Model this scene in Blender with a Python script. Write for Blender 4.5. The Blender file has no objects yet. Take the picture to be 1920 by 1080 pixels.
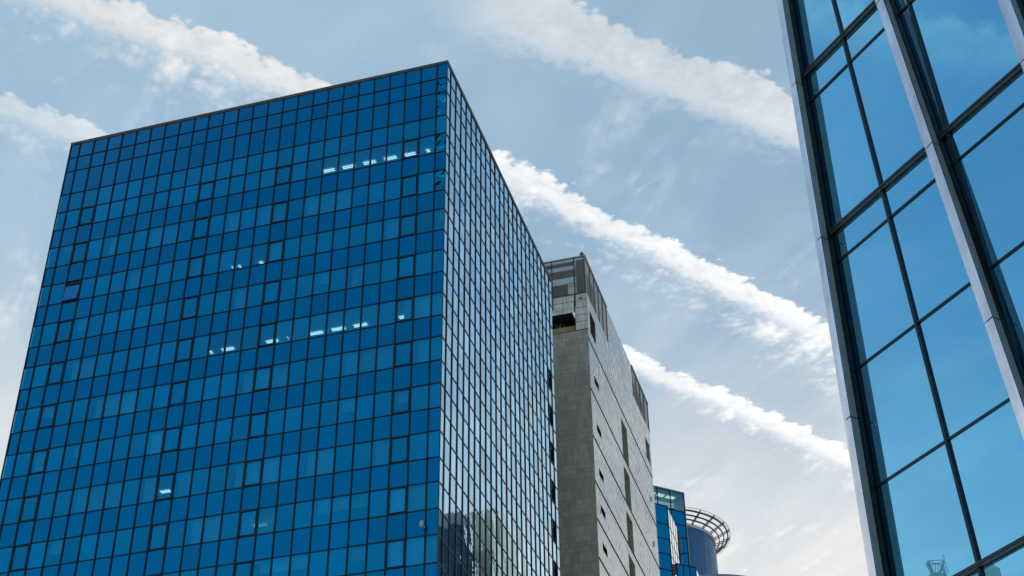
import bpy, bmesh, math, random
from mathutils import Vector, Matrix, noise
random.seed(7)
S = bpy.context.scene
COL = S.collection
V = Vector
sin, cos, rad = math.sin, math.cos, math.radians

# ------------------------------------------------------------------ camera
F_PX, PITCH, ROLL = 2832.0, rad(35.6908), rad(-0.72655)
EYE = V((0, 0, 1.6))
FWD = V((0, cos(PITCH), sin(PITCH)))
_up, _rt = V((0, -sin(PITCH), cos(PITCH))), V((1, 0, 0))
RT = _rt * cos(ROLL) + _up * sin(ROLL)
UP = -_rt * sin(ROLL) + _up * cos(ROLL)
cd = bpy.data.cameras.new('camera'); cam = bpy.data.objects.new('camera', cd); COL.objects.link(cam)
cam.matrix_world = Matrix(((RT.x, UP.x, -FWD.x, EYE.x), (RT.y, UP.y, -FWD.y, EYE.y), (RT.z, UP.z, -FWD.z, EYE.z), (0, 0, 0, 1)))
cd.sensor_width = 36.0; cd.lens = 36.0 * F_PX / 1920.0; cd.clip_start = 0.1; cd.clip_end = 6000
S.camera = cam

def ray(x, y): return FWD * F_PX + RT * (x - 960) + UP * (540 - y)
def az_of(x, y):
    d = ray(x, y); return math.atan2(d.x, d.y)
def zr(x, y):
    d = ray(x, y); return d.z / math.hypot(d.x, d.y)
def project(p):
    q = p - EYE; k = q.dot(FWD)
    return 960 + F_PX * q.dot(RT) / k, 540 - F_PX * q.dot(UP) / k

# ------------------------------------------------------------------ helpers
def link(o, parent=None):
    COL.objects.link(o)
    if parent: o.parent = parent; o.matrix_parent_inverse = parent.matrix_world.inverted()
    return o
def thing(name, label, cat, loc=(0, 0, 0), group=None):
    o = bpy.data.objects.new(name, None); o.location = loc; COL.objects.link(o)
    o['label'] = label; o['category'] = cat
    if group: o['group'] = group
    o.matrix_world = Matrix.Translation(V(loc))
    return o
class MB:
    def __init__(s): s.v = []; s.f = []; s.tone = []; s.mi = []
    def face(s, pts, tone=1.0, mi=0):
        b = len(s.v); s.v += [tuple(p) for p in pts]; s.f.append(tuple(range(b, b + len(pts)))); s.tone.append(tone); s.mi.append(mi)
    def hexa(s, p, tone=1.0, mi=0):          # p: 8 points, bottom ring 0-3, top ring 4-7
        b = len(s.v); s.v += [tuple(q) for q in p]
        for f in ((3, 2, 1, 0), (4, 5, 6, 7), (0, 1, 5, 4), (1, 2, 6, 5), (2, 3, 7, 6), (3, 0, 4, 7)):
            s.f.append(tuple(b + i for i in f)); s.tone.append(tone); s.mi.append(mi)
    def box(s, fr, u, v, z, tone=1.0, mi=0):
        P = fr.at
        s.hexa([P(u[0], v[0], z[0]), P(u[1], v[0], z[0]), P(u[1], v[1], z[0]), P(u[0], v[1], z[0]),
                P(u[0], v[0], z[1]), P(u[1], v[0], z[1]), P(u[1], v[1], z[1]), P(u[0], v[1], z[1])], tone, mi)
    def bar(s, a, b, w, h=None, upv=V((0, 0, 1)), tone=1.0, mi=0):
        a, b = V(a), V(b); h = h or w; d = (b - a).normalized()
        x = d.cross(upv)
        if x.length < 1e-4: x = d.cross(V((1, 0, 0)))
        x.normalize(); y = x.cross(d); x = x * w / 2; y = y * h / 2
        s.hexa([a - x - y, a + x - y, a + x + y, a - x + y, b - x - y, b + x - y, b + x + y, b - x + y], tone, mi)
    def tube(s, pts, r, n=8, tone=1.0):
        rings = []
        for i, p in enumerate(pts):
            p = V(p); a = V(pts[max(i - 1, 0)]); c = V(pts[min(i + 1, len(pts) - 1)])
            d = (c - a).normalized(); x = d.cross(V((0, 0, 1)))
            if x.length < 1e-3: x = d.cross(V((1, 0, 0)))
            x.normalize(); y = d.cross(x); b = len(s.v)
            s.v += [tuple(p + (x * cos(t) + y * sin(t)) * r) for t in (2 * math.pi * k / n for k in range(n))]; rings.append(b)
        for r0, r1 in zip(rings, rings[1:]):
            for k in range(n):
                s.f.append((r0 + k, r0 + (k + 1) % n, r1 + (k + 1) % n, r1 + k)); s.tone.append(tone); s.mi.append(0)
    def loft(s, lo, hi, tone=1.0):
        n = len(lo); b = len(s.v); s.v += [tuple(p) for p in lo] + [tuple(p) for p in hi]
        for k in range(n):
            s.f.append((b + k, b + (k + 1) % n, b + n + (k + 1) % n, b + n + k)); s.tone.append(tone); s.mi.append(0)
        s.f.append(tuple(b + k for k in reversed(range(n)))); s.f.append(tuple(b + n + k for k in range(n))); s.tone += [tone, tone]; s.mi += [0, 0]
    def build(s, name, mat, parent=None, smooth=False, recalc=True, kind=None):
        me = bpy.data.meshes.new(name); inv = parent.matrix_world.inverted() if parent else Matrix()
        me.from_pydata([tuple(inv @ V(p)) for p in s.v], [], s.f)
        for m in (mat if isinstance(mat, (list, tuple)) else [mat]): me.materials.append(m)
        me.polygons.foreach_set('material_index', s.mi)
        at = me.attributes.new('tone', 'FLOAT', 'FACE'); at.data.foreach_set('value', s.tone)
        if smooth: me.polygons.foreach_set('use_smooth', [True] * len(s.f))
        if recalc:
            bm = bmesh.new(); bm.from_mesh(me); bmesh.ops.recalc_face_normals(bm, faces=bm.faces); bm.to_mesh(me); bm.free()
        o = bpy.data.objects.new(name, me); COL.objects.link(o)
        if parent: o.parent = parent
        if kind: o['kind'] = kind
        return o
class Frame:                       # u along a facade, v out of it, z up
    def __init__(s, o, u, v): s.o, s.u, s.v = V(o), V(u), V(v)
    def at(s, u, v, z): return s.o + s.u * u + s.v * v + V((0, 0, z))

# ------------------------------------------------------------------ materials
def new_mat(name):
    m = bpy.data.materials.new(name); m.use_nodes = True; nt = m.node_tree; nt.nodes.clear()
    return m, nt
class NT:
    def __init__(s, nt): s.nt = nt
    def n(s, t, **kw):
        x = s.nt.nodes.new(t)
        for k, v in kw.items(): setattr(x, k, v)
        return x
    def l(s, a, b): s.nt.links.new(a, b)
    def put(s, sock, v):
        if hasattr(v, 'is_output'): s.l(v, sock)
        elif isinstance(v, (tuple, list)) and len(v) == 3 and sock.type == 'RGBA': sock.default_value = (*v, 1)
        else: sock.default_value = v
    def m(s, op, a, b=0.0, c=0.0, clamp=False):
        x = s.n('ShaderNodeMath', operation=op, use_clamp=clamp)
        for i, q in enumerate((a, b, c)): s.put(x.inputs[i], q)
        return x.outputs[0]
    def ss(s, v, a, b, to0=0.0, to1=1.0):     # smoothstep
        x = s.n('ShaderNodeMapRange', interpolation_type='SMOOTHSTEP')
        for i, q in enumerate((v, a, b, to0, to1)): s.put(x.inputs[i], q)
        return x.outputs[0]
    def lin(s, v, a, b, to0=0.0, to1=1.0):
        x = s.n('ShaderNodeMapRange')
        for i, q in enumerate((v, a, b, to0, to1)): s.put(x.inputs[i], q)
        return x.outputs[0]
    def noise(s, vec, scale, detail=5, rough=.55, dist=0.0):
        x = s.n('ShaderNodeTexNoise'); s.put(x.inputs['Vector'], vec); s.put(x.inputs['Scale'], scale)
        x.inputs['Detail'].default_value = detail; x.inputs['Roughness'].default_value = rough; x.inputs['Distortion'].default_value = dist
        return x.outputs[0]
    def xyz(s, a, b, c=0.0):
        x = s.n('ShaderNodeCombineXYZ'); s.put(x.inputs[0], a); s.put(x.inputs[1], b); s.put(x.inputs[2], c); return x.outputs[0]
    def mix(s, f, a, b):
        x = s.n('ShaderNodeMix', data_type='RGBA'); s.put(x.inputs[0], f); s.put(x.inputs[6], a); s.put(x.inputs[7], b); return x.outputs[2]
    def ramp(s, v, stops):
        x = s.n('ShaderNodeValToRGB'); s.put(x.inputs[0], v); e = x.color_ramp.elements
        while len(e) < len(stops): e.new(0.5)
        for k, (p, c) in enumerate(stops): e[k].position = p; e[k].color = (*c, 1) if len(c) == 3 else c
        return x.outputs[0]
    def coords(s): return s.n('ShaderNodeTexCoord').outputs['Object']

def surface(name, col, rough=.6, metal=0.0, spec=.5, ior=1.5, var=.12, vscale=1.5, bump=0.0, bscale=20, tone=False, streak=0.0, emit=None, stains=None):
    m, nt = new_mat(name); N = NT(nt)
    out = N.n('ShaderNodeOutputMaterial'); p = N.n('ShaderNodeBsdfPrincipled'); N.l(p.outputs[0], out.inputs[0])
    co = N.coords()
    n = N.noise(co, vscale, 6, .6)
    k = N.lin(n, .25, .75, 1 - var, 1 + var)
    if streak:
        sx = N.n('ShaderNodeSeparateXYZ'); N.l(co, sx.inputs[0])
        w = N.noise(N.xyz(N.m('MULTIPLY', sx.outputs[0], 2.2), N.m('MULTIPLY', sx.outputs[1], 2.2), N.m('MULTIPLY', sx.outputs[2], .25)), 1.6, 6, .62)
        k = N.m('MULTIPLY', k, N.lin(w, .3, .7, 1 - streak, 1 + streak * .4))
    if tone:
        a = N.n('ShaderNodeAttribute', attribute_name='tone'); k = N.m('MULTIPLY', k, a.outputs['Fac'])
    c = N.n('ShaderNodeVectorMath', operation='SCALE'); c.inputs[0].default_value = col; N.l(k, c.inputs['Scale'])
    cc = c.outputs[0]
    if stains:
        sn = N.noise(co, stains[1], 7, .68); cc = N.mix(N.ss(sn, stains[2], stains[2] + .1), cc, stains[0])
    N.l(cc, p.inputs['Base Color'])
    p.inputs['Metallic'].default_value = metal; p.inputs['IOR'].default_value = ior
    p.inputs['Specular IOR Level'].default_value = spec
    N.l(N.lin(N.noise(co, vscale * 2.3, 4), .3, .7, max(rough * .8, 0), min(rough * 1.25, 1)), p.inputs['Roughness'])
    if bump:
        b = N.n('ShaderNodeBump'); b.inputs['Strength'].default_value = 1; b.inputs['Distance'].default_value = bump
        N.l(N.noise(co, bscale, 5), b.inputs['Height']); N.l(b.outputs[0], p.inputs['Normal'])
    if emit:
        p.inputs['Emission Color'].default_value = (*emit[0], 1); p.inputs['Emission Strength'].default_value = emit[1]
    return m

def coated_glass(name, tint, graze, see=None, back=(.004, .012, .02), refl0=.8, refl1=.98, wave=.002, wscale=.9, f0=.30, f1=.8, wave2=0.0):
    """Tinted mirror glass: a blue coating seen square on, nearly colourless sky at a glancing angle."""
    m, nt = new_mat(name); N = NT(nt)
    out = N.n('ShaderNodeOutputMaterial')
    lw = N.n('ShaderNodeLayerWeight'); lw.inputs[0].default_value = .5
    fac = lw.outputs['Facing']
    t = N.ss(fac, f0, f1)
    a = N.n('ShaderNodeAttribute', attribute_name='tone')
    g = N.n('ShaderNodeBsdfGlossy'); g.inputs['Roughness'].default_value = 0.0
    c = N.n('ShaderNodeVectorMath', operation='SCALE'); N.l(N.mix(t, tint, graze), c.inputs[0]); N.l(a.outputs['Fac'], c.inputs['Scale'])
    N.l(c.outputs[0], g.inputs['Color'])
    co = N.coords()
    b = N.n('ShaderNodeBump'); b.inputs['Strength'].default_value = 1; b.inputs['Distance'].default_value = wave
    h = N.noise(co, wscale, 2, .45)
    if wave2: h = N.m('ADD', h, N.m('MULTIPLY', N.noise(co, wscale * 3.7, 1, .4), wave2))
    N.l(h, b.inputs['Height']); N.l(b.outputs[0], g.inputs['Normal'])
    if see:
        u = N.n('ShaderNodeBsdfTransparent'); u.inputs[0].default_value = (*see, 1)
    else:
        u = N.n('ShaderNodeBsdfDiffuse'); u.inputs[0].default_value = (*back, 1)
    mx = N.n('ShaderNodeMixShader'); N.l(N.m('ADD', refl0, N.m('MULTIPLY', t, refl1 - refl0)), mx.inputs[0])
    N.l(u.outputs[0], mx.inputs[1]); N.l(g.outputs[0], mx.inputs[2]); N.l(mx.outputs[0], out.inputs[0])
    return m

def emitter(name, col, st):
    m, nt = new_mat(name); N = NT(nt); out = N.n('ShaderNodeOutputMaterial'); e = N.n('ShaderNodeEmission')
    e.inputs[0].default_value = (*col, 1); e.inputs[1].default_value = st; N.l(e.outputs[0], out.inputs[0]); return m

TINT, GRAZE = (.003, .50, .90), (.64, .875, 1.0)
M = dict(
    a_vision=coated_glass('blue_vision_glass', TINT, GRAZE, see=(.40, .82, .92), refl0=.62, refl1=.96, wave=.006, wscale=.75, wave2=.25),
    a_spandrel=coated_glass('blue_spandrel_glass', (.002, .285, .55), GRAZE, refl0=.93, refl1=.98, wave=.006, wscale=.75, wave2=.25),
    a_warped=coated_glass('blue_warped_glass', (.004, .31, .56), GRAZE, refl0=.92, refl1=.98, wave=.6, wscale=1.1, wave2=.1),
    a_frame=surface('bronze_anodised_frame', (.018, .024, .032), .38, .5, var=.3),
    a_trim=surface('dark_roof_coping', (.10, .10, .10), .45, .4, var=.2),
    inner=surface('office_ceiling_board', (.62, .66, .66), .8, var=.05),
    core=surface('office_core_wall', (.30, .33, .35), .8, var=.1),
    blind=surface('pale_fabric_blind', (.82, .84, .80), .9, var=.06),
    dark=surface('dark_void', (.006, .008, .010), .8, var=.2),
    lamp=emitter('fluorescent_tube', (1.0, 1.0, .95), 2.6),
    lamp_dim=emitter('office_lamp', (1.0, 1.0, .80), 1.7),
    c_glass=coated_glass('bright_blue_mirror_glass', (.19, .63, .95), (.5, .88, 1.0), refl0=.97, refl1=.99, wave=.0006, wscale=.5, f0=.2, f1=1.0),
    c_silver=surface('brushed_aluminium_cladding', (.74, .79, .88), .24, .92, var=.12, vscale=2.5, streak=.30),
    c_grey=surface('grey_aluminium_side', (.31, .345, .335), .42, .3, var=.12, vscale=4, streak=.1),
    c_dark=surface('black_teal_frame', (.012, .026, .032), .32, .3, var=.3, vscale=3),
    c_rib=surface('teal_frame_rib', (.03, .06, .07), .3, .6, var=.2),
    c_soffit=surface('grey_soffit_strip', (.17, .20, .22), .4, .3, var=.1),
    c_trim=surface('khaki_gasket_trim', (.30, .31, .27), .5, .2, var=.1),
    stone=surface('polished_grey_granite', (.53, .545, .54), .08, 0, .5, 2.9, var=.16, vscale=.25, tone=True, streak=.22),  # streaks and block tones put streaky sky reflections into the stone colour
    stone_f=surface('honed_grey_granite', (.43, .375, .305), .5, 0, .5, 1.5, var=.12, vscale=.8, tone=True, streak=.15, bump=.002, bscale=60),
    stone_w=surface('pale_stained_stone', (.82, .77, .70), .6, 0, var=.10, vscale=1.5, tone=True, streak=.45),
    joint=surface('dark_joint', (.07, .07, .066), .9),
    ochre=surface('ochre_plaster', (.42, .30, .16), .85, var=.15, streak=.2),
    reveal=surface('grey_green_reveal', (.30, .29, .24), .7, var=.15),
    steel=surface('weathered_steel', (.10, .10, .095), .55, .4, var=.25),
    steel_p=surface('pale_galvanised_steel', (.42, .43, .42), .5, .5, var=.15),
    steel_o=surface('dull_painted_beam', (.17, .15, .11), .7, .1, var=.2),
    mesh=surface('grey_expanded_metal', (.20, .20, .18), .6, .3, var=.15),
    rust=surface('rust_patch', (.28, .10, .03), .9, var=.4, vscale=6),
    red=surface('faded_red_housing', (.30, .045, .035), .5, var=.2),
    sash=surface('pale_sash_glass', (.42, .52, .50), .08, 0, .5, 1.8, var=.05),
    teal=coated_glass('dark_teal_window', (.10, .30, .34), (.8, .95, 1), refl0=.6, refl1=.95, wave=.002),
    d_glass=coated_glass('deep_blue_glass', (.001, .30, .55), (.95, .98, 1.0), refl0=.92, refl1=.98, wave=.003, wscale=.6, f0=.35, f1=.8),
    d_side=coated_glass('deep_blue_glass_side', (.001, .30, .55), (.95, .98, 1.0), refl0=.92, refl1=.98, wave=.0005, wscale=.5, f0=.3, f1=.75),
    d_clear=coated_glass('blue_top_glass', (.06, .36, .52), (.9, .97, 1.0), see=(.55, .85, .80), refl0=.55, refl1=.95, wave=.003, f0=.35, f1=.85),
    d_panel=surface('blue_grey_metal_panel', (.04, .14, .295), .42, .35, var=.10, vscale=.5, streak=.12, tone=True),
    d_white=surface('pale_ring_beam', (.55, .56, .55), .5, .1, var=.08),
    d_brown=surface('brown_steel_beam', (.085, .07, .055), .5, .4, var=.2),
    d_can=surface('curved_roof_metal', (.30, .34, .38), .3, .6, var=.1),
    r_glass=coated_glass('far_dark_glass', (.10, .20, .24), (.5, .6, .65), refl0=.55, refl1=.9, back=(.02, .05, .06), wave=.02, wscale=.5),
    r_beige=surface('sunlit_beige_render', (.86, .78, .62), .8, var=.12, vscale=.3, streak=.1),
    r_white=surface('white_painted_tube', (.72, .71, .66), .5, var=.08),
    asphalt=surface('asphalt', (.05, .05, .052), .85, var=.25, vscale=.7, bump=.004, bscale=80),
    paving=surface('paving_stone', (.46, .43, .38), .8, var=.15, vscale=1.2, bump=.003, bscale=30),
    paint=surface('road_paint', (.75, .75, .72), .7, var=.1),
)

# ------------------------------------------------------------------ sky, sun
SUN_AZ, SUN_EL = rad(-27), rad(66)
W = bpy.data.worlds.new('World'); S.world = W; W.use_nodes = True; wt = W.node_tree; wt.nodes.clear(); N = NT(wt)
wo = N.n('ShaderNodeOutputWorld'); bg = N.n('ShaderNodeBackground'); N.l(bg.outputs[0], wo.inputs[0])
STR = .115; bg.inputs[1].default_value = STR
sky = N.n('ShaderNodeTexSky', sky_type='NISHITA', sun_disc=False); sky.sun_elevation = SUN_EL; sky.sun_rotation = SUN_AZ
sky.air_density = 1.0; sky.dust_density = .6; sky.ozone_density = 1.5
tc = N.n('ShaderNodeTexCoord'); sp = N.n('ShaderNodeSeparateXYZ'); N.l(tc.outputs['Generated'], sp.inputs[0])
X, Y, Z = sp.outputs
zc = N.m('MAXIMUM', Z, .06)
U, Vv = N.m('DIVIDE', X, zc), N.m('DIVIDE', Y, zc)          # a flat cloud deck overhead
deck = N.xyz(U, Vv, 0.0)
drift = N.xyz(N.m('ADD', N.m('MULTIPLY', U, 1.0), N.m('MULTIPLY', Vv, .45)), N.m('MULTIPLY', Vv, .33), 3.1)   # wind-drawn streaks
def billow(scale, seed):
    x = N.n('ShaderNodeTexVoronoi', feature='SMOOTH_F1'); N.l(N.xyz(N.m('ADD', U, N.m('MULTIPLY', N.m('SUBTRACT', N.noise(deck, scale * .8, 3), .5), .6 / scale)), Vv, seed), x.inputs['Vector']); x.inputs['Scale'].default_value = scale; x.inputs['Smoothness'].default_value = .35
    return N.m('SUBTRACT', 1.0, x.outputs[0])
lump = N.m('ADD', N.m('MULTIPLY', N.noise(deck, 30, 8, .62), .62), N.m('MULTIPLY', billow(34, .3), .24))
fine = N.m('ADD', N.m('MULTIPLY', N.noise(N.xyz(U, Vv, 7.7), 110, 5, .62), .5), N.m('MULTIPLY', billow(95, .9), .32))
big = N.noise(N.xyz(U, Vv, 1.7), 6.5, 4, .5)
hair = N.noise(drift, 22, 7, .62, .6)
def clamp(x): return N.m('ADD', x, 0.0, clamp=True)
def bandf(c0, c1, c2, lead, body, tail, dens, rag=.05, tl=.7):
    """A contrail-like band along v = c0 + c1 u + c2 u^2: billowing leading edge, veil trailing from the other side."""
    vc = N.m('ADD', N.m('ADD', c0, N.m('MULTIPLY', U, c1)), N.m('MULTIPLY', N.m('MULTIPLY', U, U), c2))
    t = N.m('SUBTRACT', Vv, vc)
    w = N.m('ADD', N.m('MULTIPLY', N.m('SUBTRACT', lump, .5), rag * 2), N.m('MULTIPLY', N.m('SUBTRACT', fine, .5), rag * 1.0))
    w = N.m('ADD', w, N.m('MULTIPLY', N.m('SUBTRACT', big, .5), rag * 1.2))
    te = N.m('ADD', t, w)
    rise = N.ss(te, -lead, -lead + .011)
    core = N.m('MULTIPLY', rise, N.ss(te, body - .012, body + .022, 1.0, 0.0))
    core = N.m('MULTIPLY', core, N.lin(N.m('ADD', N.m('MULTIPLY', lump, .6), N.m('MULTIPLY', fine, .4)), .30, .56, .62, 1.05))
    pn = N.m('ADD', N.m('MULTIPLY', hair, .34), N.m('ADD', N.m('MULTIPLY', lump, .40), N.m('MULTIPLY', fine, .26)))
    pn = N.m('ADD', pn, N.m('SUBTRACT', .085, N.m('MULTIPLY', t, .95 * .15 / tail)))
    pn = N.m('ADD', pn, N.m('MULTIPLY', N.m('SUBTRACT', big, .5), .35))
    hz = N.m('MULTIPLY', N.m('MULTIPLY', rise, N.ss(t, tail * .25, tail * 1.15, 1.0, 0.0)), N.ss(pn, .42, .66))
    return N.m('MULTIPLY', N.m('MAXIMUM', core, N.m('MULTIPLY', hz, tl)), dens)
fade_l = N.ss(U, -.62, -.33, .45, 1.0)
b1 = bandf(1.183, .735, .21, .027, .018, .18, N.m('MULTIPLY', N.m('MULTIPLY', .96, N.ss(U, -.88, -.36, 0.0, 1.0)), N.ss(U, 1.3, .7)), .042, .92)
b2 = bandf(1.420, .765, .12, .026, .014, .115, N.m('MULTIPLY', N.m('MULTIPLY', N.ss(U, -.55, .0, .50, .98), N.ss(U, -1.0, -.55)), N.ss(U, 1.3, .8)), .034, .95)
b3 = bandf(.950, .42, .40, .034, .040, .115, N.m('MULTIPLY', N.ss(U, -.10, .04, .0, .66), N.ss(U, 1.1, .7)), .040, .5)
clouds = None
# thin high veil: whiter toward the forward horizon, wispy everywhere, thin behind the viewer
fwd = N.ss(Y, -.15, .45)
low = N.ss(Z, .61, .365)
wisp = N.ss(N.m('ADD', N.m('MULTIPLY', N.noise(drift, 5.5, 6, .55, .8), .6), N.m('MULTIPLY', N.noise(deck, 4.0, 6, .6), .4)), .38, .70)
veil = N.m('ADD', N.m('MULTIPLY', fwd, N.m('ADD', .22, N.m('MULTIPLY', low, .70))), N.m('ADD', N.m('MULTIPLY', N.m('SUBTRACT', 1.0, fwd), .14), N.m('MULTIPLY', wisp, N.m('ADD', .05, N.m('MULTIPLY', fwd, .26)))))
# one broken contrail on the left hand side of the sky (mirrored in the right-hand building)
sd_ = N.m('ADD', N.m('SUBTRACT', N.m('SUBTRACT', Vv, N.m('MULTIPLY', U, .865)), 1.112), N.m('MULTIPLY', N.m('SUBTRACT', lump, .5), .10))
sidec = N.m('MULTIPLY', N.ss(sd_, -.035, -.012), N.ss(sd_, .0, .085, 1.0, 0.0))
sidec = N.m('MULTIPLY', N.m('MULTIPLY', sidec, N.lin(N.m('ADD', N.m('MULTIPLY', hair, .5), N.m('MULTIPLY', lump, .5)), .34, .58, .35, 1.0)), N.m('MULTIPLY', N.ss(U, -.90, -.96), N.ss(U, -1.3, -1.12)))
veil = clamp(N.m('ADD', veil, N.m('MULTIPLY', sidec, .62)))
feather = N.m('MULTIPLY', N.ss(N.m('ADD', N.m('MULTIPLY', hair, .62), N.m('MULTIPLY', lump, .38)), .47, .66), N.ss(N.noise(N.xyz(U, Vv, 5.3), 4.2, 3), .42, .62))
feather = N.m('MULTIPLY', N.m('MULTIPLY', feather, fwd), N.m('MULTIPLY', N.ss(Vv, .95, 1.05), .42))
clouds = clamp(N.m('MAXIMUM', N.m('MAXIMUM', N.m('MAXIMUM', b1, b2), b3), feather))
lum = N.ss(Vv, .85, 1.40, .82, 1.12)
veil_c = N.n('ShaderNodeVectorMath', operation='SCALE'); N.l(N.mix(N.ss(Z, .68, .40), (.56, .69, .76), (.85, .845, .84)), veil_c.inputs[0]); N.l(N.lin(fwd, 0.0, 1.0, .72 / STR, 1 / STR), veil_c.inputs['Scale'])
skyt = N.n('ShaderNodeVectorMath', operation='MULTIPLY'); N.l(sky.outputs[0], skyt.inputs[0]); skyt.inputs[1].default_value = (.83, 1.075, 1.0)   # camera white balance
base = N.mix(veil, skyt.outputs[0], veil_c.outputs[0])
shade = N.lin(N.m('ADD', N.m('MULTIPLY', lump, .5), N.m('MULTIPLY', big, .5)), .35, .60, .92, 1.06)
cl_c = N.n('ShaderNodeVectorMath', operation='SCALE'); cl_c.inputs[0].default_value = (1.0 / STR, .995 / STR, .985 / STR); N.l(N.m('MULTIPLY', lum, shade), cl_c.inputs['Scale'])
full = N.mix(clouds, base, cl_c.outputs[0])
N.l(full, bg.inputs[0])

sl = bpy.data.lights.new('sun', 'SUN'); sl.energy = 3.2; sl.angle = rad(.5); sl.color = (1.0, .95, .88)
so = bpy.data.objects.new('sun', sl); COL.objects.link(so); so.location = (-60, 40, 150)
sd = V((sin(SUN_AZ) * cos(SUN_EL), cos(SUN_AZ) * cos(SUN_EL), sin(SUN_EL)))
so.rotation_euler = sd.to_track_quat('Z', 'Y').to_euler()

# ------------------------------------------------------------------ ground
GF = Frame((0, 0, 0), (1, 0, 0), (0, 1, 0))
def struct(name, mb, mat):
    o = mb.build(name, mat); o['kind'] = 'structure'; return o
g = MB(); g.face([(-3000, -3000, -.12), (3000, -3000, -.12), (3000, 3000, -.12), (-3000, 3000, -.12)]); struct('ground', g, M['paving'])
g = MB(); g.box(GF, (-300, 300), (6, 17), (-.119, -.112)); struct('road', g, M['asphalt'])
g = MB(); g.box(GF, (-300, 300), (-8, 5.85), (-.118, 0)); struct('pavement', g, M['paving'])
g = MB(); g.box(GF, (-300, 300), (5.852, 6.0), (-.117, .002)); struct('kerb', g, M['c_trim'])
g = MB()
for i in range(-60, 60): g.box(GF, (i * 5, i * 5 + 2.4), (11.4, 11.55), (-.110, -.106))
struct('road_markings', g, M['paint'])

# ================================================================== A: blue glass tower
AL = rad(16.162178); KA = 80.6 / 70.0
dL, dR = V((-cos(AL), sin(AL), 0)), V((sin(AL), cos(AL), 0))
nF, nR = V((-sin(AL), -cos(AL), 0)), V((cos(AL), -sin(AL), 0))
azA = rad(-3.225166); cA = V((sin(azA) * 80.6, cos(azA) * 80.6, 0))
zz = [67.945, 66.77, 65.551, 63.57, 62.075, 60.59, 59.153, 57.543, 56.116, 54.536, 53.083, 51.48, 50.029, 48.442, 47.018, 45.425, 43.941, 42.378, 40.941, 39.327, 37.877, 36.306, 34.824, 33.242]
ZA = [z * KA + 1.6 for z in zz]
while ZA[-1] > 3.6: ZA.append(ZA[-1] - (1.46 if len(ZA) % 2 == 0 else 1.585) * KA)
ZTOP = 68.237 * KA + 1.6
WA, DA = 26.879 * KA, 24.956 * KA
tower = thing('glass_tower', 'tall blue mirror glass office tower with dark grid of mullions, sharp corner facing the street', 'office tower', cA)
FF = Frame(cA, dL, nF); FR = Frame(cA, dR, nR)
bayF = (WA - 2 * .65 * 1.2225) / 24
uF = [0, .65 * 1.2225] + [.65 * 1.2225 + bayF * k for k in range(1, 25)] + [WA]
bayR = DA / 23.4
uR = [0, .70 * bayR] + [.70 * bayR + bayR * k for k in range(1, 23)] + [DA]
vision_rows = {3, 4} | set(range(6, len(ZA), 2))
SASH = {2, 10, 15, 23}
def pane_pts(fr, u0, u1, z0, z1, sg=.0022):
    a, b = random.gauss(0, sg), random.gauss(0, sg); du, dz = (u1 - u0) / 2, (z1 - z0) / 2
    return [fr.at(u0, -.02 - a * du - b * dz, z0), fr.at(u1, -.02 + a * du - b * dz, z0), fr.at(u1, -.02 + a * du + b * dz, z1), fr.at(u0, -.02 - a * du + b * dz, z1)]
panes = []
louvre = []
for fr, us, tag in ((FF, uF, 'F'), (FR, uR, 'R')):
    for c in range(len(us) - 1):
        for r in range(len(ZA) - 1):
            z1, z0 = ZA[r] - .02, ZA[r + 1] + .02
            u0, u1 = us[c] + .02, us[c + 1] - .02
            if tag == 'R' and c == len(us) - 3 and r in vision_rows and r >= 6: louvre.append((u0, u1, z0, z1)); continue
            if tag == 'F' and r == 8 and c == 23: openw = (u0, u1, z0, z1); continue
            mat = 'a_vision' if r in vision_rows else 'a_spandrel'
            if tag == 'F' and c == 0 and r in (1, 2, 4, 6): mat = 'a_warped'
            P = pane_pts(fr, u0, u1, z0, z1, .0022 if tag == 'F' else .0028)
            xs = [project(p) for p in P]
            inside = all(0 <= x <= 1920 and 0 <= y <= 1080 for x, y in xs)
            area = abs(sum(xs[i][0] * xs[(i + 1) % 4][1] - xs[(i + 1) % 4][0] * xs[i][1] for i in range(4))) / 2
            panes.append((area if inside else 0, mat, P, random.gauss(1, .075 if r in vision_rows else .045)))
panes.sort(key=lambda q: -q[0])
for a, mat, P, tn in panes[:100]:
    b = MB(); b.face(P, tn); b.build('window_pane', M[mat], tower, recalc=False)
b = MB(); keys = ['a_vision', 'a_spandrel', 'a_warped']
for a, mat, P, tn in panes[100:]: b.face(P, tn, keys.index(mat))
b.build('window_panes', [M[k] for k in keys], tower, recalc=False, kind='stuff')
# frames
for fr, us, dp in ((FF, uF, .05), (FR, uR, .040)):
    for c in range(1, len(us) - 1):
        b = MB(); w = .042 if fr is FF else .034
        b.box(fr, (us[c] - w, us[c] + w), (-.14, dp), (0, ZA[0] + .01)); b.build('mullion', M['a_frame'], tower)
    for r in range(1, len(ZA)):
        b = MB(); w = .030
        b.box(fr, (.03, us[-1] - .03), (-.14, .025 if fr is FF else .018), (ZA[r] - w, ZA[r] + w)); b.build('transom', M['a_frame'], tower)
b = MB(); b.bar(FF.at(-.012, .012, 0), FF.at(-.012, .012, ZA[0]), .06, .06, nF); b.build('corner_mullion', M['c_rib'], tower)
b = MB(); b.bar(FF.at(WA + .01, .01, 0), FF.at(WA + .01, .01, ZA[0]), .08, .08, nF); b.build('corner_mullion', M['a_frame'], tower)
b = MB(); b.box(FF, (-.05, WA + .05), (-.5, .05), (ZA[0] + .012, ZTOP - .15)); b.box(FF, (-.07, WA + .07), (-.6, .07), (ZTOP - .15, ZTOP - .11))
b.build('roof_coping', M['a_trim'], tower)
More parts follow.
